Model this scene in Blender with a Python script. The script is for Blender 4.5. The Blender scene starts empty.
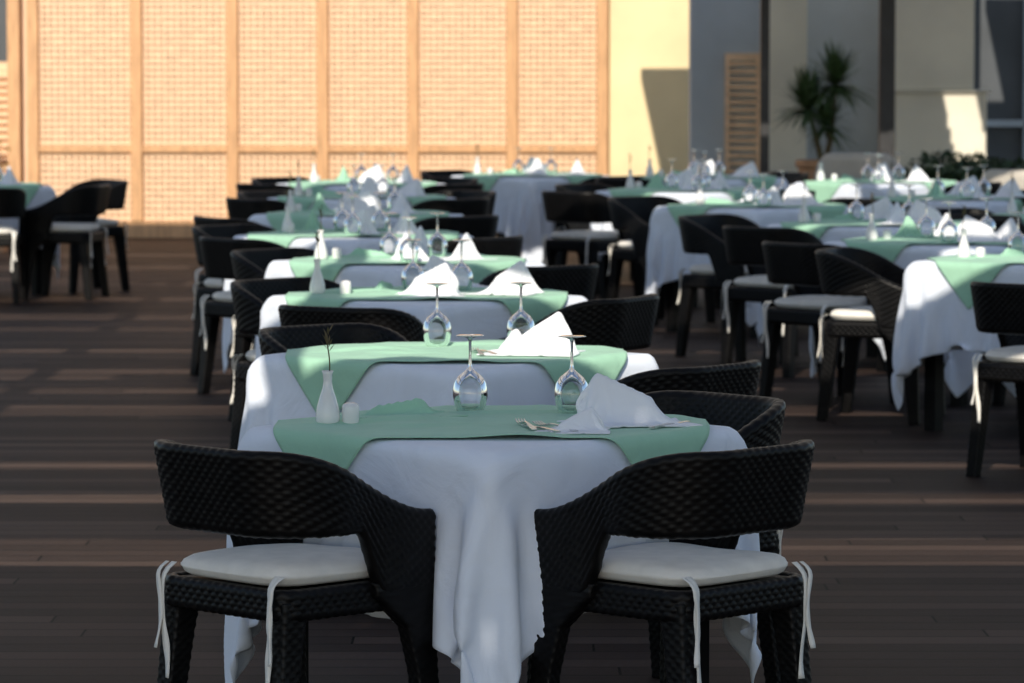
import bpy, math, random
import numpy as np
from mathutils import Vector, Matrix
random.seed(7); rng=np.random.default_rng(7)
S=bpy.context.scene; COL=S.collection
F=4000.0; H=1.67
EL=math.radians(35); TE=math.tan(EL); DX=0.15

# ---------------------------------------------------------------- materials
def newmat(n):
    m=bpy.data.materials.new(n); m.use_nodes=True
    nt=m.node_tree; b=nt.nodes['Principled BSDF']; return m,nt,b
def N(nt,t,**k):
    n=nt.nodes.new(t)
    for a,v in k.items(): setattr(n,a,v)
    return n
def ramp(nt,fac,stops):
    r=N(nt,'ShaderNodeValToRGB'); cr=r.color_ramp
    while len(cr.elements)<len(stops): cr.elements.new(0.5)
    for e,(p,c) in zip(cr.elements,stops): e.position=p; e.color=(*c,1)
    nt.links.new(fac,r.inputs[0]); return r.outputs[0]
def mth(nt,op,a,b=None,c=None):
    n=N(nt,'ShaderNodeMath',operation=op)
    for i,v in enumerate((a,b,c)):
        if v is None: continue
        if isinstance(v,(int,float)): n.inputs[i].default_value=v
        else: nt.links.new(v,n.inputs[i])
    return n.outputs[0]
def simple(name,col,rough=0.6,var=0.15,scale=8,bump=0.0,bscale=60,metal=0,stretch=(1,1,1),spec=0.5):
    m,nt,b=newmat(name)
    tc=N(nt,'ShaderNodeTexCoord'); mp=N(nt,'ShaderNodeMapping'); mp.inputs['Scale'].default_value=stretch
    nt.links.new(tc.outputs['Object'],mp.inputs[0])
    no=N(nt,'ShaderNodeTexNoise'); no.inputs['Scale'].default_value=scale; no.inputs['Detail'].default_value=6
    nt.links.new(mp.outputs[0],no.inputs['Vector'])
    lo=[c*(1-var) for c in col]; hi=[min(1,c*(1+var)) for c in col]
    nt.links.new(ramp(nt,no.outputs['Fac'],[(0.3,lo),(0.7,hi)]),b.inputs['Base Color'])
    b.inputs['Roughness'].default_value=rough; b.inputs['Metallic'].default_value=metal
    b.inputs['Specular IOR Level'].default_value=spec
    if bump:
        n2=N(nt,'ShaderNodeTexNoise'); n2.inputs['Scale'].default_value=bscale; n2.inputs['Detail'].default_value=4
        nt.links.new(mp.outputs[0],n2.inputs['Vector'])
        bp=N(nt,'ShaderNodeBump'); bp.inputs['Strength'].default_value=bump; bp.inputs['Distance'].default_value=0.01
        nt.links.new(n2.outputs['Fac'],bp.inputs['Height']); nt.links.new(bp.outputs[0],b.inputs['Normal'])
    return m
def clothmat(name,col,rough=0.85):
    m,nt,b=newmat(name)
    tc=N(nt,'ShaderNodeTexCoord')
    no=N(nt,'ShaderNodeTexNoise'); no.inputs['Scale'].default_value=5; no.inputs['Detail'].default_value=5; no.inputs['Distortion'].default_value=1.2
    nt.links.new(tc.outputs['Object'],no.inputs['Vector'])
    nt.links.new(ramp(nt,no.outputs['Fac'],[(0.3,[c*0.93 for c in col]),(0.7,col)]),b.inputs['Base Color'])
    b.inputs['Roughness'].default_value=rough
    b.inputs['Sheen Weight'].default_value=0.1
    n2=N(nt,'ShaderNodeTexNoise'); n2.inputs['Scale'].default_value=700
    nt.links.new(tc.outputs['Object'],n2.inputs['Vector'])
    bp=N(nt,'ShaderNodeBump'); bp.inputs['Strength'].default_value=0.15; bp.inputs['Distance'].default_value=0.001
    nt.links.new(n2.outputs['Fac'],bp.inputs['Height'])
    bp2=N(nt,'ShaderNodeBump'); bp2.inputs['Strength'].default_value=0.7; bp2.inputs['Distance'].default_value=0.016
    nt.links.new(no.outputs['Fac'],bp2.inputs['Height']); nt.links.new(bp.outputs[0],bp2.inputs['Normal'])
    nt.links.new(bp2.outputs[0],b.inputs['Normal'])
    return m
M_white=clothmat('white_linen',(0.79,0.85,0.95))
M_green=clothmat('mint_linen',(0.37,0.65,0.47))
M_nap=clothmat('napkin_linen',(0.88,0.90,0.94))
M_wick=simple('black_wicker',(0.004,0.0038,0.004),0.40,0.4,30,spec=0.17)
M_cush=simple('cream_cushion_fabric',(0.82,0.79,0.72),0.9,0.06,20,0.3,400)
M_tie=simple('cushion_tie_fabric',(0.82,0.80,0.74),0.9,0.05,20)
M_dark=simple('dark_painted_metal',(0.03,0.03,0.032),0.5,0.2,10)
M_cer=simple('white_ceramic',(0.80,0.80,0.80),0.18,0.03,10)
M_steel=simple('cutlery_steel',(0.65,0.65,0.66),0.22,0.05,10,metal=1)
M_twig=simple('dry_twig',(0.09,0.07,0.03),0.8,0.3,60)
M_wood=simple('pine_wood',(0.84,0.57,0.36),0.55,0.2,4,0.2,40,stretch=(2,2,14))
M_wood2=simple('pine_frame_wood',(0.62,0.35,0.17),0.5,0.2,4,0.2,40,stretch=(8,8,1))
M_back=simple('cream_render_behind_lattice',(0.78,0.55,0.38),0.8,0.1,3)
M_cream=simple('cream_plaster',(0.84,0.68,0.40),0.85,0.1,1.5,0.3,60)
M_beige=simple('beige_plaster',(0.78,0.73,0.60),0.85,0.1,1.5,0.3,60)
M_grey=simple('grey_blue_plaster',(0.47,0.52,0.56),0.85,0.12,1.5,0.3,60)
M_dgrey=simple('dark_opening_shade',(0.08,0.09,0.10),0.6,0.2,2)  # dark colour stands in for the unlit depth of the openings
M_roof=simple('pergola_paint',(0.60,0.56,0.50),0.6,0.1,5)
M_ground=simple('paving_ground',(0.26,0.25,0.23),0.9,0.2,0.6,0.3,30)
M_leaf=simple('leaf_green',(0.06,0.11,0.04),0.5,0.5,12)
M_leafd=simple('bush_green',(0.035,0.065,0.025),0.5,0.5,12)
M_terra=simple('terracotta',(0.50,0.28,0.15),0.75,0.2,8,0.2,50)
M_flow=simple('yellow_petal',(0.75,0.45,0.05),0.6,0.3,20)
M_flow2=simple('red_petal',(0.55,0.06,0.04),0.6,0.3,20)
M_shoot=simple('upholstery_cream',(0.50,0.46,0.40),0.85,0.08,6,0.2,200)
m,nt,b=newmat('clear_glass'); b.inputs['Transmission Weight'].default_value=1; b.inputs['Roughness'].default_value=0.0; b.inputs['IOR'].default_value=1.48
b.inputs['Base Color'].default_value=(1,1,1,1); M_glass=m
# decking
m,nt,b=newmat('timber_decking'); M_deck=m
tc=N(nt,'ShaderNodeTexCoord'); sp=N(nt,'ShaderNodeSeparateXYZ'); nt.links.new(tc.outputs['Object'],sp.inputs[0])
X,Y=sp.outputs[0],sp.outputs[1]
py=mth(nt,'DIVIDE',Y,0.142); pi=mth(nt,'FLOOR',py); pf=mth(nt,'FRACT',py)
wn=N(nt,'ShaderNodeTexWhiteNoise',noise_dimensions='1D'); nt.links.new(pi,wn.inputs['W'])
bx=mth(nt,'DIVIDE',mth(nt,'ADD',X,mth(nt,'MULTIPLY',wn.outputs['Value'],2.9)),2.6)
bi=mth(nt,'FLOOR',bx); bf=mth(nt,'FRACT',bx)
cb=N(nt,'ShaderNodeCombineXYZ'); nt.links.new(bi,cb.inputs[0]); nt.links.new(pi,cb.inputs[1])
wn2=N(nt,'ShaderNodeTexWhiteNoise',noise_dimensions='3D'); nt.links.new(cb.outputs[0],wn2.inputs['Vector'])
mp=N(nt,'ShaderNodeMapping'); mp.inputs['Scale'].default_value=(1.2,22,1); nt.links.new(tc.outputs['Object'],mp.inputs[0])
no=N(nt,'ShaderNodeTexNoise'); no.inputs['Scale'].default_value=3; no.inputs['Detail'].default_value=7; nt.links.new(mp.outputs[0],no.inputs['Vector'])
big=N(nt,'ShaderNodeTexNoise'); big.inputs['Scale'].default_value=0.7; big.inputs['Detail'].default_value=5; nt.links.new(tc.outputs['Object'],big.inputs['Vector'])
t=mth(nt,'ADD',mth(nt,'MULTIPLY',wn2.outputs['Value'],0.45),mth(nt,'ADD',mth(nt,'MULTIPLY',no.outputs['Fac'],0.45),mth(nt,'MULTIPLY',big.outputs['Fac'],0.3)))
col=ramp(nt,t,[(0.2,(0.014,0.0095,0.008)),(0.6,(0.044,0.029,0.024)),(0.95,(0.11,0.075,0.060))])
gap=mth(nt,'MULTIPLY',mth(nt,'GREATER_THAN',pf,0.06),mth(nt,'GREATER_THAN',bf,0.003))
groove=mth(nt,'ADD',mth(nt,'MULTIPLY',mth(nt,'SINE',mth(nt,'MULTIPLY',Y,2*math.pi/0.0178)),0.5),0.5)
gm=mth(nt,'MULTIPLY',gap,mth(nt,'ADD',mth(nt,'MULTIPLY',groove,0.45),0.7))
mx=N(nt,'ShaderNodeMix',data_type='RGBA',blend_type='MULTIPLY'); mx.inputs[0].default_value=1
nt.links.new(col,mx.inputs[6]); 
cc=N(nt,'ShaderNodeCombineColor'); 
for i in range(3): nt.links.new(gm,cc.inputs[i])
nt.links.new(cc.outputs[0],mx.inputs[7]); nt.links.new(mx.outputs[2],b.inputs['Base Color'])
b.inputs['Specular IOR Level'].default_value=0.10
nt.links.new(mth(nt,'ADD',mth(nt,'MULTIPLY',no.outputs['Fac'],0.25),0.5),b.inputs['Roughness'])
bp=N(nt,'ShaderNodeBump'); bp.inputs['Strength'].default_value=0.7; bp.inputs['Distance'].default_value=0.003
nt.links.new(mth(nt,'ADD',mth(nt,'MULTIPLY',gap,1.0),mth(nt,'MULTIPLY',groove,0.5)),bp.inputs['Height']); nt.links.new(bp.outputs[0],b.inputs['Normal'])

# ---------------------------------------------------------------- mesh helpers
def mk(name,verts,faces,mats,mi=None,smooth=False):
    me=bpy.data.meshes.new(name); me.from_pydata([tuple(map(float,v)) for v in verts],[],[tuple(map(int,f)) for f in faces])
    for m in (mats if isinstance(mats,list) else [mats]): me.materials.append(m)
    if mi is not None: me.polygons.foreach_set('material_index',list(mi))
    if smooth: me.polygons.foreach_set('use_smooth',[True]*len(me.polygons))
    me.update(); return me
def obj(name,me,loc=(0,0,0),rz=0,sc=None,parent=None,rot=None):
    o=bpy.data.objects.new(name,me); COL.objects.link(o); o.location=loc
    o.rotation_euler=rot if rot else (0,0,rz)
    if sc: o.scale=(sc,sc,sc) if isinstance(sc,(int,float)) else sc
    if parent: o.parent=parent
    return o
def empty(name,loc=(0,0,0)):
    o=bpy.data.objects.new(name,None); COL.objects.link(o); o.location=loc; return o
def boxes(name,L,mat,bevel=0,parent=None):
    V=[];Fc=[]
    for (x0,x1,y0,y1,z0,z1) in L:
        k=len(V)
        V+=[(x0,y0,z0),(x1,y0,z0),(x1,y1,z0),(x0,y1,z0),(x0,y0,z1),(x1,y0,z1),(x1,y1,z1),(x0,y1,z1)]
        Fc+=[(k,k+3,k+2,k+1),(k+4,k+5,k+6,k+7),(k,k+1,k+5,k+4),(k+1,k+2,k+6,k+5),(k+2,k+3,k+7,k+6),(k+3,k,k+4,k+7)]
    o=obj(name,mk(name,V,Fc,mat),parent=parent)
    if bevel:
        md=o.modifiers.new('b','BEVEL'); md.width=bevel; md.segments=2
    return o
class Acc:
    def __init__(s): s.V=[];s.F=[];s.M=[];s.n=0
    def grid(s,P,closed_u=False,closed_v=False,mi=0,capu=False):
        n,m=P.shape[:2]; k=s.n; s.V.append(P.reshape(-1,3)); s.n+=n*m
        nu=n if closed_u else n-1; nv=m if closed_v else m-1
        i,j=np.meshgrid(np.arange(nu),np.arange(nv),indexing='ij'); i2=(i+1)%n; j2=(j+1)%m
        f=np.stack([k+i*m+j,k+i2*m+j,k+i2*m+j2,k+i*m+j2],-1).reshape(-1,4).tolist()
        s.F+=f; s.M+=[mi]*len(f)
        if capu:
            s.F.append([k+q for q in range(m)]); s.F.append([k+(n-1)*m+q for q in range(m)][::-1]); s.M+=[mi]*2
    def raw(s,V,Fc,mi=0):
        k=s.n; s.V.append(np.array(V,float)); s.n+=len(V)
        s.F+=[[k+q for q in f] for f in Fc]; s.M+=[mi]*len(Fc)
    def mesh(s,name,mats,smooth=True): return mk(name,np.concatenate(s.V),s.F,mats,s.M,smooth)
def sstep(x,a,b): 
    t=np.clip((x-a)/(b-a),0,1); return t*t*(3-2*t)
def spin(prof,n=28,mi=0,acc=None):
    a=np.linspace(0,2*np.pi,n,endpoint=False); p=np.array(prof)
    P=np.stack([p[:,None,0]*np.cos(a),p[:,None,0]*np.sin(a),np.repeat(p[:,1:2],n,1)],-1)
    acc.grid(P,closed_v=True,mi=mi)

# ---------------------------------------------------------------- wicker chair
WW,WP=0.0125,0.027
def weave(u,v,A=0.0026):
    i=np.floor(u/WW); fu=u/WW-i
    return A*np.sqrt(np.abs(np.sin(np.pi*fu)))*(0.45+0.55*np.cos(2*np.pi*(v/WP+0.5*i)))
def displace(P,h,closed_u,closed_v):
    def g(P,ax,c):
        if c: return np.roll(P,-1,ax)-np.roll(P,1,ax)
        return np.gradient(P,axis=ax)
    n=np.cross(g(P,0,closed_u),g(P,1,closed_v)); n/=np.linalg.norm(n,axis=-1,keepdims=True)+1e-9
    c=P.mean(axis=1,keepdims=True)
    sg=np.sign((n*(P-c)).sum()); return P+n*sg*h[...,None]
def panel(acc,path,closed,zt,zb,lean,th,zref,nz=40):
    n=len(path)
    if closed: tg=np.roll(path,-1,0)-np.roll(path,1,0)
    else: tg=np.gradient(path,axis=0)
    tg/=np.linalg.norm(tg,axis=1,keepdims=True)
    nr=np.stack([tg[:,1],-tg[:,0]],1)
    if (nr*(path-path.mean(0))).sum()<0: nr=-nr
    seg=np.linalg.norm(np.diff(path,axis=0),axis=1); s=np.concatenate([[0],np.cumsum(seg)])
    r=th/2
    f=np.linspace(0,1,nz); a=np.linspace(0,np.pi,7)[1:-1]
    zz=zb[:,None]+r+(zt-zb-2*r)[:,None]*f
    out=np.full_like(zz,r)
    capz=(zt-r)[:,None]+r*np.sin(a); capo=np.repeat(r*np.cos(a)[None],n,0)
    zin=zz[:,::-1]; bz=(zb+r)[:,None]-r*np.sin(a); bo=np.repeat(-r*np.cos(a)[None],n,0)
    Z=np.concatenate([zz,capz,zin,bz],1); O=np.concatenate([out,capo,-out,bo],1)
    L=lean[:,None]*(Z-zref)
    P=np.empty(Z.shape+(3,)); off=O+L
    P[...,0]=path[:,0:1]+nr[:,0:1]*off; P[...,1]=path[:,1:2]+nr[:,1:2]*off; P[...,2]=Z
    U=(zt[:,None]-Z); Vv=np.repeat(s[:,None],Z.shape[1],1)
    nrm_h=weave(U,Vv)
    def gg(P,ax,c): 
        return (np.roll(P,-1,ax)-np.roll(P,1,ax)) if c else np.gradient(P,axis=ax)
    nm=np.cross(gg(P,0,closed),gg(P,1,True)); nm/=np.linalg.norm(nm,axis=-1,keepdims=True)+1e-9
    nr3=np.concatenate([nr,np.zeros((n,1))],1)[:,None,:]
    sg=np.sign(((nm*nr3).sum(-1)*np.sign(O)).sum())
    P=P+nm*sg*nrm_h[...,None]
    acc.grid(P,closed_u=closed,closed_v=True,capu=not closed)
def leg(acc,secs,nstep=110,nl=11):
    secs=np.array(secs); z=np.linspace(secs[0,0],secs[-1,0],nstep)
    q=[np.interp(-z,-secs[:,0],secs[:,k]) for k in range(1,5)]
    loop=[]
    for (ax,ay,bx_,by) in ((1,-1,1,1),(1,1,-1,1),(-1,1,-1,-1),(-1,-1,1,-1)):
        for t in np.linspace(0,1,nl,endpoint=False):
            loop.append((ax+(bx_-ax)*t,ay+(by-ay)*t))
    loop=np.array(loop)
    loop=loop/np.maximum(1,(np.abs(loop)**8).sum(1,keepdims=True)**(1/8))
    P=np.empty((nstep,len(loop),3))
    P[...,0]=q[0][:,None]+loop[:,0]*q[2][:,None]/2; P[...,1]=q[1][:,None]+loop[:,1]*q[3][:,None]/2; P[...,2]=z[:,None]
    ang=np.arange(len(loop))/len(loop)*0.216
    h=weave(np.repeat(z[:,None],len(loop),1)+1,np.repeat(ang[None],nstep,0),0.0018)
    acc.grid(displace(P,h,False,True),closed_v=True,capu=True)
def resample(pts,ds,closed=False):
    pts=np.array(pts,float)
    if closed: pts=np.vstack([pts,pts[:1]])
    s=np.concatenate([[0],np.cumsum(np.linalg.norm(np.diff(pts,axis=0),axis=1))])
    if closed:
        n=int(round(s[-1]/WP))*6; t=np.linspace(0,s[-1],n,endpoint=False)
    else: n=int(s[-1]/ds)+1; t=np.linspace(0,s[-1],n)
    return np.stack([np.interp(t,s,pts[:,0]),np.interp(t,s,pts[:,1])],1),t,s[-1]
SZ=0.022
def build_chair():
    acc=Acc()
    pts=[(0.210,0.232),(0.1,0.236),(-0.055,0.234)]
    for a in np.linspace(0,90,24)[1:]:
        a=math.radians(a); pts.append((-0.055-0.165*math.sin(a),0.100+0.134*math.cos(a)))
    full=pts+[(x,-y) for x,y in pts[::-1]]
    path,t,L=resample(full,0.0048)
    tf=np.minimum(t,L-t)
    zt=0.61+0.162*sstep(tf,0.0,0.44)
    zb=0.42+0.150*sstep(tf,0.15,0.235)
    lean=0.02+0.17*sstep(tf,0.15,0.5)
    panel(acc,path,False,zt,zb,lean,0.034,0.45,nz=48)
    rp=[]
    x0,x1,yy,r=-0.222,0.195,0.214,0.045
    for cx,cy,a0 in ((x1-r,yy-r,0),(x0+r,yy-r,90),(x0+r,-yy+r,180),(x1-r,-yy+r,270)):
        for a in np.linspace(a0,a0+90,8):
            a=math.radians(a); rp.append((cx+r*math.cos(a),cy+r*math.sin(a)))
    pc,t2,L2=resample(rp,0.006,True); n=len(pc)
    panel(acc,pc,True,np.full(n,0.432+SZ),np.full(n,0.358+SZ),np.zeros(n),0.03,0.4,nz=20)
    acc.raw([(x,y,0.425+SZ) for x,y in rp],[list(range(len(rp)))])
    acc.raw([(x,y,0.37+SZ) for x,y in rp],[list(range(len(rp)))[::-1]])
    for sg in (1,-1):
        leg(acc,[(0.45,0.122,sg*0.230,0.186,0.038),(0.42,0.124,sg*0.231,0.182,0.040),(0.34,0.170,sg*0.232,0.092,0.042),(0.23,0.186,sg*0.235,0.066,0.042),(0.0,0.205,sg*0.240,0.046,0.042)])
        leg(acc,[(0.425,-0.186,sg*0.188,0.075,0.065),(0.32,-0.198,sg*0.193,0.062,0.056),(0.0,-0.235,sg*0.208,0.046,0.044)])
    k=56; a=np.linspace(0,2*np.pi,k,endpoint=False)
    ex=5.5; rr=(np.abs(np.cos(a))**ex+np.abs(np.sin(a))**ex)**(-1/ex)
    prof=[(0.0,-0.0),(0.6,0.0),(0.93,0.0),(0.985,0.008),(1.0,0.016),(1.014,0.019),(1.015,0.023),(1.003,0.026),(0.985,0.034),(0.93,0.042),(0.8,0.047),(0.5,0.051),(0.0,0.052)]
    P=np.empty((len(prof),k,3))
    for i,(f,z) in enumerate(prof):
        P[i,:,0]=-0.012+0.208*f*rr*np.cos(a); P[i,:,1]=0.204*f*rr*np.sin(a); P[i,:,2]=0.434+SZ+z+0.003*np.sin(3*a+i*.3)*(f>.5)*(z>0.02)
    acc.grid(P,closed_v=True,mi=1)
    for sg in (1,-1):
        for kx,(dy,ln,w) in enumerate(((0,0.27,0.009),(0.014,0.20,0.0075))):
            zs=np.linspace(0,1,22)
            out_=np.interp(zs,[0,.06,.12,1],[-0.214,-0.236,-0.2445,-0.2445-0.006*kx])-0.004*np.sin(zs*6+kx)*zs
            cy=sg*(0.186+dy+0.007*np.sin(zs*5+2*kx)); z=0.462+SZ-ln*zs
            ww=w*(1-.25*np.sin(zs*9+kx)**2); tw=0.5*np.sin(zs*7+kx*2)*zs
            P=np.empty((22,4,3))
            for j,(o1,o2) in enumerate(((-1,-1),(1,-1),(1,1),(-1,1))):
                P[:,j,1]=cy+o2*ww*np.cos(tw)+o1*.001*np.sin(tw); P[:,j,0]=out_+o2*ww*np.sin(tw)-o1*.001*np.cos(tw)-abs(0.004*kx); P[:,j,2]=z
            acc.grid(P,closed_v=True,mi=2,capu=True)
    return acc.mesh('dining_chair_mesh',[M_wick,M_cush,M_tie])
ME_chair=build_chair()

# ---------------------------------------------------------------- cloth solver (position based)
def simcloth(P,collide,steps=150,iters=14,bend=0.12,damp=0.97,seed=1,wind=0.0):
    r=np.random.default_rng(seed); P=P.copy(); n,m=P.shape[:2]
    C=[]
    def add(a,b,k):
        A=P[a];B=P[b]; C.append((a,b,np.linalg.norm(A-B,axis=-1)[...,None],k))
    for o in (0,1):
        add(np.s_[o:n-1:2,:],np.s_[o+1:n:2,:],1.0); add(np.s_[:,o:m-1:2],np.s_[:,o+1:m:2],1.0)
    for o in (0,1):
        add(np.s_[o:n-1:2,:-1],np.s_[o+1:n:2,1:],0.5); add(np.s_[o:n-1:2,1:],np.s_[o+1:n:2,:-1],0.5)
    for o in range(4):
        if len(P[o:n-2:4]): add(np.s_[o:n-2:4,:],np.s_[o+2:n:4,:],bend)
        if P[:,o:m-2:4].shape[1]: add(np.s_[:,o:m-2:4],np.s_[:,o+2:m:4],bend)
    P+=r.normal(0,0.0008,P.shape)
    prev=P.copy(); g=np.array([0,0,-9.8/3600])
    for st in range(steps):
        v=(P-prev)*damp; prev=P.copy(); P=P+v+g
        if wind and st<steps*0.6: P[...,:2]+=r.normal(0,wind,P[...,:2].shape)
        for _ in range(iters):
            for a,b,rest,k in C:
                d=P[b]-P[a]; l=np.sqrt((d*d).sum(-1,keepdims=True))+1e-9
                c=d*(0.5*k*(l-rest)/l)
                P[a]+=c; P[b]-=c
            P=collide(P,prev)
    return P
A_=0.455; TOP=0.75
def box_collide(a,top,lim,r=0.022,fr=0.5):
    def f(P,prev):
        q=np.stack([np.abs(P[...,0])-(a-r),np.abs(P[...,1])-(a-r),P[...,2]-(top-r)],-1)
        sg=np.stack([np.sign(P[...,0]),np.sign(P[...,1]),np.ones(P.shape[:2])],-1)
        deep=(q<0).all(-1)
        wastop=deep&(prev[...,2]>top-r*1.2)
        P[wastop,2]=top; 
        sd=deep&~wastop
        sx=sd&(q[...,0]>=q[...,1]); sy=sd&(q[...,0]<q[...,1])
        P[sx,0]=(sg[...,0]*a)[sx]; P[sy,1]=(sg[...,1]*a)[sy]
        qp=np.maximum(q,0); l=np.linalg.norm(qp,axis=-1)
        hit=(~deep)&(l<r)
        ratio=(r/np.maximum(l,1e-6))[...,None]
        newq=qp*ratio
        for k in range(3):
            c=(a-r) if k<2 else (top-r)
            mm=hit&(q[...,k]>0)
            P[mm,k]=(sg[...,k]*(c+newq[...,k]))[mm]
        ft=(hit|wastop)&(q[...,2]>0.5*r)&(q[...,0]<0.4*r)&(q[...,1]<0.4*r)
        P[ft,:2]=prev[ft,:2]+(P[ft,:2]-prev[ft,:2])*(1-fr)
        if lim is not None:
            x,y,z=P[...,0],P[...,1],P[...,2]; ax,ay=np.abs(x),np.abs(y)
            h=(z<top-0.05)
            l1=lim+np.clip(ay-0.27,0,1)*2.0; m1=h&(ax>l1)&(ax>ay); x[m1]=(np.sign(x)*l1)[m1]
            l2=lim+np.clip(ax-0.27,0,1)*2.0; m2=h&(ay>l2)&(ay>=ax); y[m2]=(np.sign(y)*l2)[m2]
        return P
    return f
def cloth_mesh(name,P,mat,thick=0.0015,sub=1):
    acc=Acc(); acc.grid(P); me=acc.mesh(name,[mat])
    o=obj('tmp',me); 
    md=o.modifiers.new('s','SUBSURF'); md.levels=sub; md.render_levels=sub
    md=o.modifiers.new('t','SOLIDIFY'); md.thickness=thick; md.offset=1
    dg=bpy.context.evaluated_depsgraph_get(); ev=o.evaluated_get(dg); m2=bpy.data.meshes.new_from_object(ev); m2.name=name
    bpy.data.objects.remove(o); 
    m2.polygons.foreach_set('use_smooth',[True]*len(m2.polygons)); return m2
def creases(P,idx,h):
    n=np.cross(np.gradient(P,axis=0),np.gradient(P,axis=1)); n/=np.linalg.norm(n,axis=-1,keepdims=True)+1e-9
    Q=P.copy()
    for k,i in enumerate(idx):
        s=h*(1 if k%2==0 else .6); Q[i]+=n[i]*s; Q[:,i]+=n[:,i]*s
    return Q
ME_cloth=[]
for sd in (1,2):
    g_=np.linspace(-0.79,0.79,71); gx,gy=np.meshgrid(g_+(0.012 if sd==2 else -0.01),g_+(0.01 if sd==1 else -0.015),indexing='ij')
    P=np.stack([gx,gy,np.full_like(gx,TOP+0.002)],-1)
    P=simcloth(P,box_collide(A_,TOP,A_+0.02),steps=140,iters=14,bend=0.05,seed=sd,wind=0.0012)
    P=creases(P,(17,35,53),0.0035)
    ME_cloth.append(cloth_mesh('tablecloth_mesh',P,M_white))
ME_top=[]
for sd,(x0,x1,y0,y1) in ((3,(-0.53,0.53,-0.36,0.5)),(4,(-0.51,0.52,-0.40,0.42))):
    gx,gy=np.meshgrid(np.linspace(x0,x1,61),np.linspace(y0,y1,49),indexing='ij')
    c=math.sqrt(.5); lx=c*gx+c*gy; ly=-c*gx+c*gy
    P=np.stack([lx,ly,np.full_like(gx,TOP+0.010)],-1)
    P=simcloth(P,box_collide(A_+0.012,TOP+0.0075,A_+0.038,fr=0.7),steps=110,iters=12,bend=.06,seed=sd,wind=0.0006)
    w=np.clip((P[...,2]-TOP)/.004,0,1)
    ruck=np.clip(np.sin(gx*9+gy*5+sd)+0.5*np.sin(gx*23-gy*17),0,2)*0.005
    # a few sharper pulled folds on the left half, as a cloth laid by hand
    for (cx,cy,an,ln,hh) in ((-.27,.02,.25,.16,.016),(-.12,-.10,-.15,.13,.010),(.30,.05,.5,.12,.011),(.05,.28,.1,.2,.012)):
        dx=(gx-cx)*math.cos(an)+(gy-cy)*math.sin(an); dy=-(gx-cx)*math.sin(an)+(gy-cy)*math.cos(an)
        ruck+=hh*np.exp(-(dx/ln)**2-(dy/.018)**2)
    P[...,2]+=w*ruck
    ME_top.append(cloth_mesh('table_topper_mesh',P,M_green))
def napkin(seed,size,cap,mat,name,k=3.0):
    a0=np.array(cap[0]);a1=np.array(cap[1])
    gx,gy=np.meshgrid(np.linspace(-size/2,size/2,37),np.linspace(-size/2,size/2,37),indexing='ij')
    an=0.6+seed; mid=(a0+a1)/2
    P=np.stack([mid[0]+gx*math.cos(an)-gy*math.sin(an),mid[1]+gx*math.sin(an)+gy*math.cos(an),np.full_like(gx,max(a0[2],a1[2])+0.004)],-1)
    d=(a1-a0)[:2]
    def hf(xy):
        t=np.clip(((xy-a0[:2])@d)/(d@d),0,1); q=a0[:2]+t[...,None]*d
        return np.maximum(0.002,a0[2]+(a1[2]-a0[2])*t-k*np.linalg.norm(xy-q,axis=-1))
    def col(P,prev):
        h=hf(P[...,:2]); f=P[...,2]<h
        P[f,2]=h[f]; P[f,:2]=prev[f,:2]+(P[f,:2]-prev[f,:2])*0.45
        return P
    P=simcloth(P,col,steps=85,iters=10,bend=0.08,seed=seed,wind=0.0008)
    P=creases(P,(12,24),0.003)
    return cloth_mesh(name,P,mat,thick=0.003)
ME_nap=[napkin(11,0.29,((-0.05,0,0.135),(0.07,0.02,0.075)),M_nap,'napkin_mesh'),
        napkin(12,0.25,((0.0,-0.01,0.14),(0.02,0.03,0.12)),M_nap,'napkin_mesh'),
        napkin(13,0.28,((-0.08,0,0.05),(0.04,0.03,0.125)),M_nap,'napkin_mesh')]
ME_gnap=[napkin(14,0.26,((-0.07,0,0.03),(0.06,0.02,0.05)),M_green,'green_napkin_mesh'),
         napkin(15,0.22,((0.0,0.0,0.12),(0.02,0.02,0.09)),M_green,'green_napkin_mesh')]

# ---------------------------------------------------------------- tableware
acc=Acc()
out=[(0.034,0),(0.040,0.018),(0.0445,0.040),(0.0445,0.055),(0.040,0.074),(0.030,0.090),(0.015,0.102),(0.006,0.110),(0.0038,0.122),(0.0034,0.15),(0.0036,0.178),(0.006,0.186),(0.018,0.190),(0.035,0.1925),(0.036,0.194),(0.030,0.195),(0.0001,0.196)]
inn=[(0.0001,0.104),(0.013,0.0995),(0.0285,0.0885),(0.0385,0.073),(0.043,0.055),(0.043,0.040),(0.0385,0.018),(0.0328,0)]
spin(inn+out,32,acc=acc); ME_glass=acc.mesh('wine_glass_mesh',[M_glass])
acc=Acc(); spin([(0.0001,0),(0.026,0.0),(0.029,0.006),(0.030,0.018),(0.027,0.04),(0.020,0.065),(0.0125,0.088),(0.0105,0.105),(0.012,0.122),(0.0145,0.13),(0.012,0.1305),(0.009,0.12),(0.008,0.10),(0.0001,0.09)],28,acc=acc)
zs=np.linspace(0,1,12); 
P=np.empty((12,6,3)); aa=np.linspace(0,2*np.pi,6,endpoint=False); rad=0.0018+0.0035*np.exp(-((zs-0.93)/0.06)**2)
P[...,0]=(0.006*np.sin(zs*4))[:,None]+rad[:,None]*np.cos(aa); P[...,1]=rad[:,None]*np.sin(aa); P[...,2]=(0.09+0.13*zs)[:,None]
acc.grid(P,closed_v=True,mi=1,capu=True)
for i in range(9):
    a=i*2.4; z=0.175+0.006*i; d=np.array([math.cos(a),math.sin(a),1.2]); c=np.array([0.002,0,z]); s_=np.cross(d,[0,0,1])*0.003
    acc.raw([c,c+d*0.009+s_,c+d*0.02,c+d*0.009-s_],[(0,1,2,3)],1)
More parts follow.
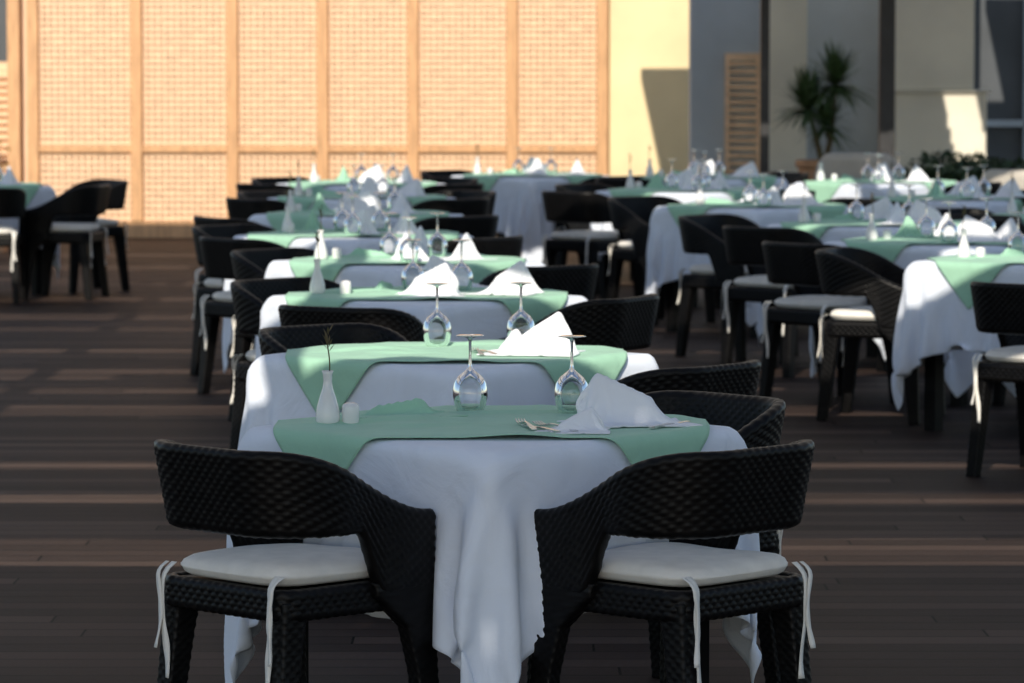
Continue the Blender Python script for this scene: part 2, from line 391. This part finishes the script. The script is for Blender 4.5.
ME_vase=acc.mesh('bud_vase_mesh',[M_cer,M_twig])
acc=Acc(); spin([(0.0001,0),(0.019,0),(0.021,0.003),(0.0215,0.03),(0.021,0.042),(0.018,0.048),(0.010,0.051),(0.0001,0.052)],24,acc=acc); ME_shaker=acc.mesh('salt_shaker_mesh',[M_cer])
def strip(secs,mi,acc):
    P=np.empty((len(secs),4,3))
    for i,(x,w,z,t,*c) in enumerate(secs):
        yc=c[0] if c else 0
        P[i]=[(x,yc-w,z),(x,yc+w,z),(x,yc+w,z+t),(x,yc-w,z+t)]
    acc.grid(P,closed_v=True,mi=mi,capu=True)
acc=Acc(); strip([(-0.1,0.004,0.003,0.004),(-0.09,0.008,0.003,0.005),(0,0.005,0.003,0.006),(0.01,0.004,0.004,0.004),(0.02,0.009,0.004,0.002),(0.08,0.0095,0.004,0.002),(0.10,0.007,0.004,0.002),(0.112,0.001,0.004,0.001)],0,acc); ME_knife=acc.mesh('knife_mesh',[M_steel],False)
acc=Acc(); strip([(-0.1,0.007,0.003,0.003),(-0.08,0.008,0.004,0.003),(0.0,0.003,0.010,0.003),(0.03,0.003,0.010,0.003),(0.042,0.011,0.006,0.003),(0.06,0.0125,0.004,0.003)],0,acc)
for y in (-0.0105,-0.0035,0.0035,0.0105): strip([(0.058,0.002,0.004,0.003,y),(0.08,0.0018,0.006,0.002,y),(0.1,0.001,0.011,0.002,y)],0,acc)
ME_fork=acc.mesh('fork_mesh',[M_steel],False)

acc=Acc()
def bx(acc,x0,x1,y0,y1,z0,z1,mi=0):
    V=[(x0,y0,z0),(x1,y0,z0),(x1,y1,z0),(x0,y1,z0),(x0,y0,z1),(x1,y0,z1),(x1,y1,z1),(x0,y1,z1)]
    acc.raw(V,[(0,3,2,1),(4,5,6,7),(0,1,5,4),(1,2,6,5),(2,3,7,6),(3,0,4,7)],mi)
def topslab(h,c,z0,z1):
    p=[(h,-h+c),(h,h-c),(h-c,h),(-h+c,h),(-h,h-c),(-h,-h+c),(-h+c,-h),(h-c,-h)]
    V=[(x,y,z0) for x,y in p]+[(x,y,z1) for x,y in p]
    acc.raw(V,[list(range(8))[::-1],list(range(8,16))]+[(i,(i+1)%8,8+(i+1)%8,8+i) for i in range(8)])
topslab(.425,.05,.710,.736)
for sx in (1,-1):
    for sy in (1,-1):
        bx(acc,sx*.35-.03,sx*.35+.03,sy*.35-.03,sy*.35+.03,0.0,.6995)
    bx(acc,sx*.35-.012,sx*.35+.012,-.319,.319,.62,.699); bx(acc,-.319,.319,sx*.35-.012,sx*.35+.012,.62,.698)
bx(acc,-.382,.382,-.382,.382,.70,.7095)
ME_table=acc.mesh('dining_table_mesh',[M_wick],False)

TZ=TOP+0.0095
def place(nm,me,tx,ty,ox,oy,dz=0,rz=None,**k):
    return obj(nm,me,(tx+ox,ty+oy,TZ+dz),rz if rz is not None else random.uniform(0,6.28),**k)
def chair(x,y,face): return obj('dining_chair',ME_chair,(x,y,0),math.radians(face))
def table(x,y,k,chairs='0123',items=True,rj=None,extra=()):
    r=math.radians(45)+(random.uniform(-.05,.05) if rj is None else rj)
    obj('dining_table',ME_table,(x,y,0),r)
    obj('tablecloth',ME_cloth[k%2],(x,y,0),r+math.pi/2*(k%4))
    obj('green_table_topper',ME_top[k%2],(x,y,0),r)
    base=[(-.50,-.50,45),(.50,-.50,135),(.50,.50,225),(-.50,.50,315)]
    for c in chairs:
        cx,cy,fa=base[int(c)]
        chair(x+cx+random.uniform(-.03,.03),y+cy+random.uniform(-.03,.03),fa+random.uniform(-7,7))
    for e in extra: chair(*e)
    if items:
        u=lambda a:random.uniform(-a,a)
        place('bud_vase',ME_vase,x,y,-.38+u(.05),-.03+u(.05)); place('salt_shaker',ME_shaker,x,y,-.31+u(.03),-.03+u(.04))
        place('wine_glass',ME_glass,x,y,-.06+u(.05),.24+u(.06)); place('wine_glass',ME_glass,x,y,.17+u(.05),.22+u(.06))
        if random.random()<.5: place('wine_glass',ME_glass,x,y,.02+u(.06),-.28+u(.04))
        place('napkin',random.choice(ME_nap),x,y,.27+u(.05),-.04+u(.08)); place('napkin',random.choice(ME_nap),x,y,.05+u(.05),.40+u(.04))
        place('napkin',random.choice(ME_nap),x,y,.02+u(.1),-.1+u(.06))
        place('green_napkin',ME_gnap[random.random()<.5],x,y,-.18+u(.05),.12+u(.1))
# ---- centre row
t1=(-0.05,9.8); 
table(*t1,0,'',items=False,rj=0.0,extra=((t1[0]-.455,t1[1]-.51,44),(t1[0]+.425,t1[1]-.52,136),(t1[0]+.43,t1[1]+.50,224)))
def at(px,py,me,nm,rz=0,dz=0,**k):
    s=(py-52)/(H-TZ); return obj(nm,me,((px-512)/s,F/s,TZ+dz),rz,**k)
at(327,424,ME_vase,'bud_vase',0.5); at(350,424,ME_shaker,'salt_shaker')
at(470,412,ME_glass,'wine_glass'); at(572,413,ME_glass,'wine_glass')
at(618,425,ME_nap[0],'napkin',math.radians(-12),sc=(1.1,1.0,1.0)); at(584,432,ME_nap[2],'napkin',math.radians(20),sc=(.7,.7,.5)); at(400,417,ME_gnap[0],'green_napkin',0.2)
at(541,431,ME_knife,'knife',math.radians(115)); at(556,430,ME_fork,'fork',math.radians(118)); at(527,428,ME_fork,'fork',math.radians(100))
at(670,427,ME_knife,'knife',math.radians(60)); 
t2=(-0.176,12.16)
table(*t2,1,'',items=False,rj=0.03,extra=((-.50,12.95,-50),(.40,11.68,140)))
at(437,346,ME_glass,'wine_glass'); at(521,345,ME_glass,'wine_glass'); at(548,354,ME_nap[2],'napkin',0.2,sc=1.1); at(515,352,ME_nap[1],'napkin',0.9,sc=(.8,.8,.55))
at(488,354,ME_knife,'knife',1.8); at(478,354,ME_fork,'fork',1.7)
table(-.32,15.1,2,'',extra=((-.52,14.36,60),(.22,14.85,150),(-.78,15.68,-45)))
table(-.46,17.6,3,'13')
table(-.80,20.15,4,'13',extra=((-1.20,19.55,42),))
table(-.88,22.7,5,'1',extra=((-1.42,21.95,35),))
table(-.95,25.3,6,'0123')
table(-1.05,28.0,7,'0123')
# ---- right-hand rows and the rest
table(2.78,16.25,8,'',extra=((2.13,15.75,50),))
table(2.36,17.65,9,'',extra=((1.70,18.22,-20),))
table(2.12,19.4,11,'1',extra=((1.52,19.05,40),))
table(1.97,21.4,10,'2',extra=((1.42,20.80,48),(1.24,21.95,-40)))
table(1.46,23.9,12,'2',extra=((.92,24.75,-50),))
table(1.15,26.6,13,'1',extra=((.52,26.05,45),(.62,27.2,-40)))
table(1.40,29.3,14,'02')
table(3.15,22.3,15,'03')
table(2.80,25.1,16,'01')
table(3.95,25.4,17,'03')
table(2.60,28.3,18,'1')
table(.15,29.8,19,'13')
table(-3.78,27.6,20,'',extra=((-3.52,26.75,95),(-3.02,28.05,215),(-3.05,27.2,170)))
table(-5.0,24.5,21,'23')

# ---------------------------------------------------------------- ground + deck
obj('ground',mk('ground',[(-400,-400,-0.104),(400,-400,-0.104),(400,900,-0.104),(-400,900,-0.104)],[(0,1,2,3)],M_ground))
boxes('timber_deck_floor',[(-14,14,-6,36.6,-0.1,0.0)],M_deck)

# ---------------------------------------------------------------- lattice wall
YW=36.0
wall=empty('lattice_screen_wall',(0,YW,0))
def ch(o): o.parent=wall; o.location=(0,-YW,0); return o
posts=[-4.30,-3.37,-2.51,-1.70,-.89,0.0,.81]
ch(boxes('posts',[(p-.05,p+.05,YW-.06,YW+.05,.151,3.2) for p in posts],M_wood2,0.004))
ch(boxes('base_rail',[(-4.4,.87,YW-.05,YW+.05,0.0,.15)],M_wood2,0.004))
ch(boxes('mid_rail',[(a+.051,b-.051,YW-.04,YW+.04,.77,.83) for a,b in zip(posts[:-1],posts[1:])],M_wood2,0.004))
ch(boxes('top_rail',[(-4.4,.87,YW-.07,YW+.06,3.201,3.32)],M_wood2,0.004))
L=[]
for a,b in zip(posts[:-1],posts[1:]):
    for z0,z1 in ((.151,.769),(.831,3.2)):
        n=int((z1-z0)/.056)
        for i in range(n): z=z0+(i+.5)*(z1-z0)/n; L.append((a+.051,b-.051,YW,YW+.010,z-.018,z+.018))
ch(boxes('lattice_horizontal_slats',L,M_wood))
L=[]
for a,b in zip(posts[:-1],posts[1:]):
    for z0,z1 in ((.151,.769),(.831,3.2)):
        n=int((b-a-.1)/.056)
        for i in range(n): x=a+.05+(i+.5)*(b-a-.1)/n; L.append((x-.011,x+.011,YW-.009,YW-.001,z0,z1))
ch(boxes('lattice_vertical_slats',L,M_wood))
ch(boxes('backing_wall',[(-4.4,.87,YW+.03,YW+.3,0,3.9)],M_back))
rec=empty('left_recess_building'); 
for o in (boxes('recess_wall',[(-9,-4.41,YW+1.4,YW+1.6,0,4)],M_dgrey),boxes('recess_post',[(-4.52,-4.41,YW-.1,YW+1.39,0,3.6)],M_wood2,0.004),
          boxes('recess_shutter',[(-9,-4.6,YW+.9,YW+.93,0,1.58)]+[(-8.98,-4.6,YW+.86,YW+.898,z,z+.03) for z in np.arange(.1,1.5,.07)],M_wood),
          boxes('recess_side_wall',[(-9,-5.2,YW-.3,YW-.1,0,3.6)],M_grey,0.01)):
    o.parent=rec
boxes('cream_plaster_pier',[(.875,1.62,YW-.02,YW+.35,0,4.0)],M_cream,0.01)
rb=empty('right_terrace_building')
YB=34.5
for o in (boxes('grey_wall',[(1.535,2.175,YB,YB+.3,0,4)],M_grey,0.01),
          boxes('beige_column',[(2.18,2.52,YB-.25,YB+.4,0,4)],M_beige,0.012),
          boxes('recess_back_wall',[(2.53,3.29,YB+.5,YB+.7,0,4)],M_grey),
          boxes('wide_column_shaft',[(3.30,4.09,YB,YB+.45,0,1.32)],M_beige,0.012),
          boxes('wide_column_upper',[(3.27,3.98,YB+.02,YB+.45,1.345,4)],M_beige,0.012),
          boxes('wide_column_band',[(3.26,4.12,YB-.03,YB+.45,1.322,1.343)],M_beige,0.004),
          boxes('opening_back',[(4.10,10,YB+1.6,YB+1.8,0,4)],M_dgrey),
          boxes('opening_low_wall',[(4.10,10,YB+.5,YB+.7,0,.55)],M_grey,0.01),
          boxes('window_mullions',[(4.6,4.66,YB+1.5,YB+1.59,.5,4),(5.5,5.56,YB+1.5,YB+1.59,.5,4),(4.12,9.9,YB+1.5,YB+1.59,1.0,1.06)],M_grey)):
    o.parent=rb
boxes('louvered_wooden_shutter',[(1.83,1.87,YB-.06,YB-.01,0.02,1.66),(2.10,2.14,YB-.06,YB-.01,0.02,1.66),(1.871,2.099,YB-.06,YB-.01,1.60,1.66),(1.871,2.099,YB-.06,YB-.01,0.02,.08)]+[(1.871,2.099,YB-.05,YB-.02,z,z+.036) for z in np.arange(.1,1.58,.066)],M_wood)

# ---------------------------------------------------------------- pergola roof
per=empty('pergola'); ZR=3.3; RX=5.6
gaps=[(8.25,9.15),(10.05,10.55),(11.2,11.6),(13.7,14.2),(14.85,15.35),(15.75,16.4),(17.5,17.9),(19.3,19.7),(20.3,20.8),(22.1,22.7),(24.1,24.8),(26.1,26.6),(28.0,28.5)]  # unseen openings, placed to drop sun bars on deck and table tops
L=[]; rr_=random.Random(3)
def slatrow(y,xa,xb,full=True):
    x=xa
    while x<xb-.01:
        x2=min(xb,x+rr_.uniform(.7,1.5))
        if xb-x2<.3: x2=xb
        j=rr_.uniform(-.022,.022)
        if full or rr_.random()<.10: L.append((x,x2-.004,y+j-.014,y+j+.014,ZR-.09,ZR+.09))
        x=x2
for y in np.arange(3.75,31.45,.2):
    g=any(a<=y<=b for a,b in gaps)
    if g: slatrow(y,-RX,RX,False); continue
    if y>30.55: slatrow(y,-RX,3.28); slatrow(y,3.58,RX)  # unseen slot cut here to throw one sun patch on the wide column
    else: slatrow(y,-RX,RX)
o=boxes('pergola_slats',L,M_roof); o.parent=per
o=boxes('pergola_beams',[(x-.05,x+.05,3.7,31.43,ZR-.26,ZR-.092) for x in (-5.4,-3.1,-1.2,1.97,3.9,5.4)],M_roof,0.005); o.parent=per
o=boxes('pergola_posts',[(1.94,2.01,31.3,31.38,0,3.03),(2.90,3.02,31.6,31.72,0,3.2),(-5.46,-5.34,31.3,31.42,0,3.03),(-5.46,-5.34,17,17.12,0,3.03),(-5.46,-5.34,4,4.12,0,3.03),(5.34,5.46,17,17.12,0,3.03),(5.34,5.46,4,4.12,0,3.03),(5.34,5.46,31.3,31.42,0,3.03)],M_dark,0.004); o.parent=per
o=boxes('added_shade_slab',[(1.3,3.28,31.44,33.35,ZR-.05,ZR+.05),(3.58,4.0,31.44,33.1,ZR-.05,ZR+.05),(3.281,3.579,31.75,33.1,ZR-.05,ZR+.05),(.77,1.299,31.44,33.4,ZR-.05,ZR+.05),(4.001,8,31.44,34.4,ZR-.05,ZR+.05)],M_roof); o.parent=per  # unseen slab added to shade the right building and pier, notched for sun

# ---------------------------------------------------------------- plants
def blades(acc,c,n,ln,w,mi=0,seed=0,droop=.5):
    r=random.Random(seed)
    for i in range(n):
        a=r.uniform(0,6.283); el=r.uniform(-.45,1.45); l=ln*r.uniform(.7,1.1)
        d=np.array([math.cos(a)*math.cos(el),math.sin(a)*math.cos(el),math.sin(el)]); sd=np.array([-math.sin(a),math.cos(a),0.])
        P=np.empty((5,2,3))
        for j,t in enumerate((0,.25,.5,.75,1)):
            p=np.array(c)+d*l*t; p[2]-=droop*l*t*t*math.cos(el)*.5
            ww=w*(0.6,1,.85,.55,.05)[j]; P[j,0]=p-sd*ww; P[j,1]=p+sd*ww
        acc.grid(P,mi=mi)
acc=Acc()
for (pts,r0) in (([(0,0,.7),(-.05,0,.9),(-.13,.02,1.20)],.03),([(0,0,.7),(.06,0,.95),(.10,.05,1.42)],.03)):
    pts=np.array(pts); P=np.empty((3,8,3)); aa=np.linspace(0,6.283,8,endpoint=False)
    for j in range(3): P[j,:,0]=pts[j,0]+r0*(1-.2*j)*np.cos(aa); P[j,:,1]=pts[j,1]+r0*(1-.2*j)*np.sin(aa); P[j,:,2]=pts[j,2]
    acc.grid(P,closed_v=True,mi=1)
blades(acc,(-.13,.02,1.20),210,.40,.014,seed=1); blades(acc,(.10,.05,1.40),210,.40,.014,seed=2); blades(acc,(.02,0,1.05),120,.34,.013,seed=3)
spin([(.0001,0),(.17,0),(.19,.25),(.21,.70),(.235,.72),(.235,.77),(.205,.77),(.19,.73),(.0001,.72)],24,mi=2,acc=acc)
obj('yucca_plant',acc.mesh('yucca_plant',[M_leaf,M_twig,M_terra],False),(2.60,33.4,0))
def bush(name,loc,R,n,mat,seed,extra=None):
    r=random.Random(seed); acc=Acc(); V=[];Fc=[]
    lob=[(r.uniform(-.6,.6)*R[0],r.uniform(-.6,.6)*R[1],R[2]*r.uniform(.5,1.0),r.uniform(.35,.6)) for _ in range(9)]
    for i in range(n):
        lx,ly,lz,q=r.choice(lob); d=Vector((r.gauss(0,1),r.gauss(0,1),r.gauss(0,1))).normalized(); k=r.uniform(.5,1)**.5*q
        p=Vector((lx+d.x*k*R[0],ly+d.y*k*R[1],lz+d.z*k*R[2]*.7)); 
        u=Vector((r.gauss(0,1),r.gauss(0,1),r.gauss(0,1))).normalized(); v=u.cross(d); v=v.normalized() if v.length>.01 else Vector((1,0,0))
        l=r.uniform(.025,.05); w=l*.4; j=len(V)
        V+=[p-u*l,p+v*w,p+u*l,p-v*w]; Fc.append((j,j+1,j+2,j+3))
    acc.raw([tuple(v) for v in V],Fc,0)
    bx(acc,-R[0]*.8,R[0]*.8,-R[1]*.8,R[1]*.8,-loc[2],0.06,1)
    if extra:
        V=[];Fc=[]
        for i in range(60):
            a=r.uniform(0,6.28); q=r.uniform(.2,1); p=Vector((math.cos(a)*q*R[0],math.sin(a)*q*R[1]-.02,R[2]*r.uniform(.7,1.5)))
            for kk in range(5):
                b_=kk*1.256; e=Vector((math.cos(b_),-.5,math.sin(b_)))*.03; f=Vector((math.cos(b_+.6),-.5,math.sin(b_+.6)))*.022; j=len(V); V+=[p,p+f,p+e*1.2]; Fc.append((j,j+1,j+2))
        h=len(V)//2
        acc.raw([tuple(v) for v in V[:h]],[f for f in Fc if f[0]<h],2)
        acc.raw([tuple(v) for v in V[h:]],[tuple(x-h for x in f) for f in Fc if f[0]>=h],3)
    return obj(name,acc.mesh(name,[mat,M_terra,M_flow,M_flow2],False),loc)
bush('leafy_shrub_in_planter',(3.50,31.0,.36),(.50,.25,.40),3000,M_leafd,5)
bush('leafy_shrub_in_planter',(4.5,33.3,.3),(.5,.3,.4),1500,M_leafd,6)
bush('flower_pot',(-4.42,33.5,.48),(.22,.16,.30),700,M_leaf,9,True)

# ---------------------------------------------------------------- cream armchairs
def armchair(x,y,rz,hh=0):
    acc=Acc(); pts=[(.26,.29),(0,.30),(-.16,.29),(-.23,.25),(-.27,.17),(-.28,0)]
    pts=pts+[(a,-b) for a,b in pts[:-1][::-1]]
    path,t,L=resample(pts,.03); n=len(path); tf=np.minimum(t,L-t)
    zt=.62+(.22+hh)*sstep(tf,.36,.56); zb=np.full(n,.24); tg=np.gradient(path,axis=0); tg/=np.linalg.norm(tg,axis=1,keepdims=True)
    nr=np.stack([tg[:,1],-tg[:,0]],1)
    if (nr*path).sum()<0: nr=-nr
    P=np.empty((n,12,3))
    for j,(o,f) in enumerate(((.04,0),(.045,.3),(.045,.6),(.045,.9),(.03,.985),(0,1.),(-.03,.985),(-.04,.9),(-.04,.6),(-.04,.3),(-.04,0),(0,-.01))):
        z=zb+(zt-zb)*f; P[:,j,0]=path[:,0]+nr[:,0]*(o+.10*(z-.3)); P[:,j,1]=path[:,1]+nr[:,1]*(o+.10*(z-.3)); P[:,j,2]=z
    acc.grid(P,closed_v=True,capu=True)
    bx(acc,-.22,.25,-.25,.25,.24,.36); bx(acc,-.21,.27,-.245,.245,.363,.47)
    for sx in (-.2,.2):
        for sy in (-.2,.2): bx(acc,sx-.02,sx+.02,sy-.02,sy+.02,0,.25,1)
    obj('cream_armchair',acc.mesh('cream_armchair',[M_shoot,M_dark]),(x,y,0),rz)
armchair(2.72,30.9,math.radians(75),.06); armchair(3.75,28.6,math.radians(60)); armchair(4.45,31.5,math.radians(200))

# ---------------------------------------------------------------- light, sky, camera
w=bpy.data.worlds.new('World'); S.world=w; w.use_nodes=True; nt=w.node_tree
bg=nt.nodes['Background']; sk=N(nt,'ShaderNodeTexSky'); sk.sky_type='NISHITA'; sk.sun_disc=False
sk.sun_elevation=EL; sk.sun_rotation=math.pi+math.atan(DX); sk.air_density=1.0; sk.dust_density=0.6; sk.ozone_density=1.5
nt.links.new(sk.outputs[0],bg.inputs[0]); bg.inputs[1].default_value=0.15
sl=bpy.data.lights.new('sun','SUN'); sl.energy=5; sl.angle=math.radians(.5); sl.color=(1,.91,.78)
so=bpy.data.objects.new('sun',sl); COL.objects.link(so)
d=Vector((DX,1,-TE*math.sqrt(1+DX*DX))); so.rotation_euler=d.to_track_quat('-Z','Y').to_euler(); so.location=(0,-5,12)
cd=bpy.data.cameras.new('camera'); co=bpy.data.objects.new('camera',cd); COL.objects.link(co)
cd.sensor_width=36; cd.lens=F/1024*36; cd.clip_end=2000; cd.clip_start=.1
co.location=(0,0,H); co.rotation_euler=(math.radians(90)-math.atan((341.5-52)/F),0,0)
cd.dof.use_dof=True; cd.dof.focus_distance=9.6; cd.dof.aperture_fstop=8
S.camera=co
S.view_settings.view_transform='Standard'; S.view_settings.look='None'; S.view_settings.exposure=0
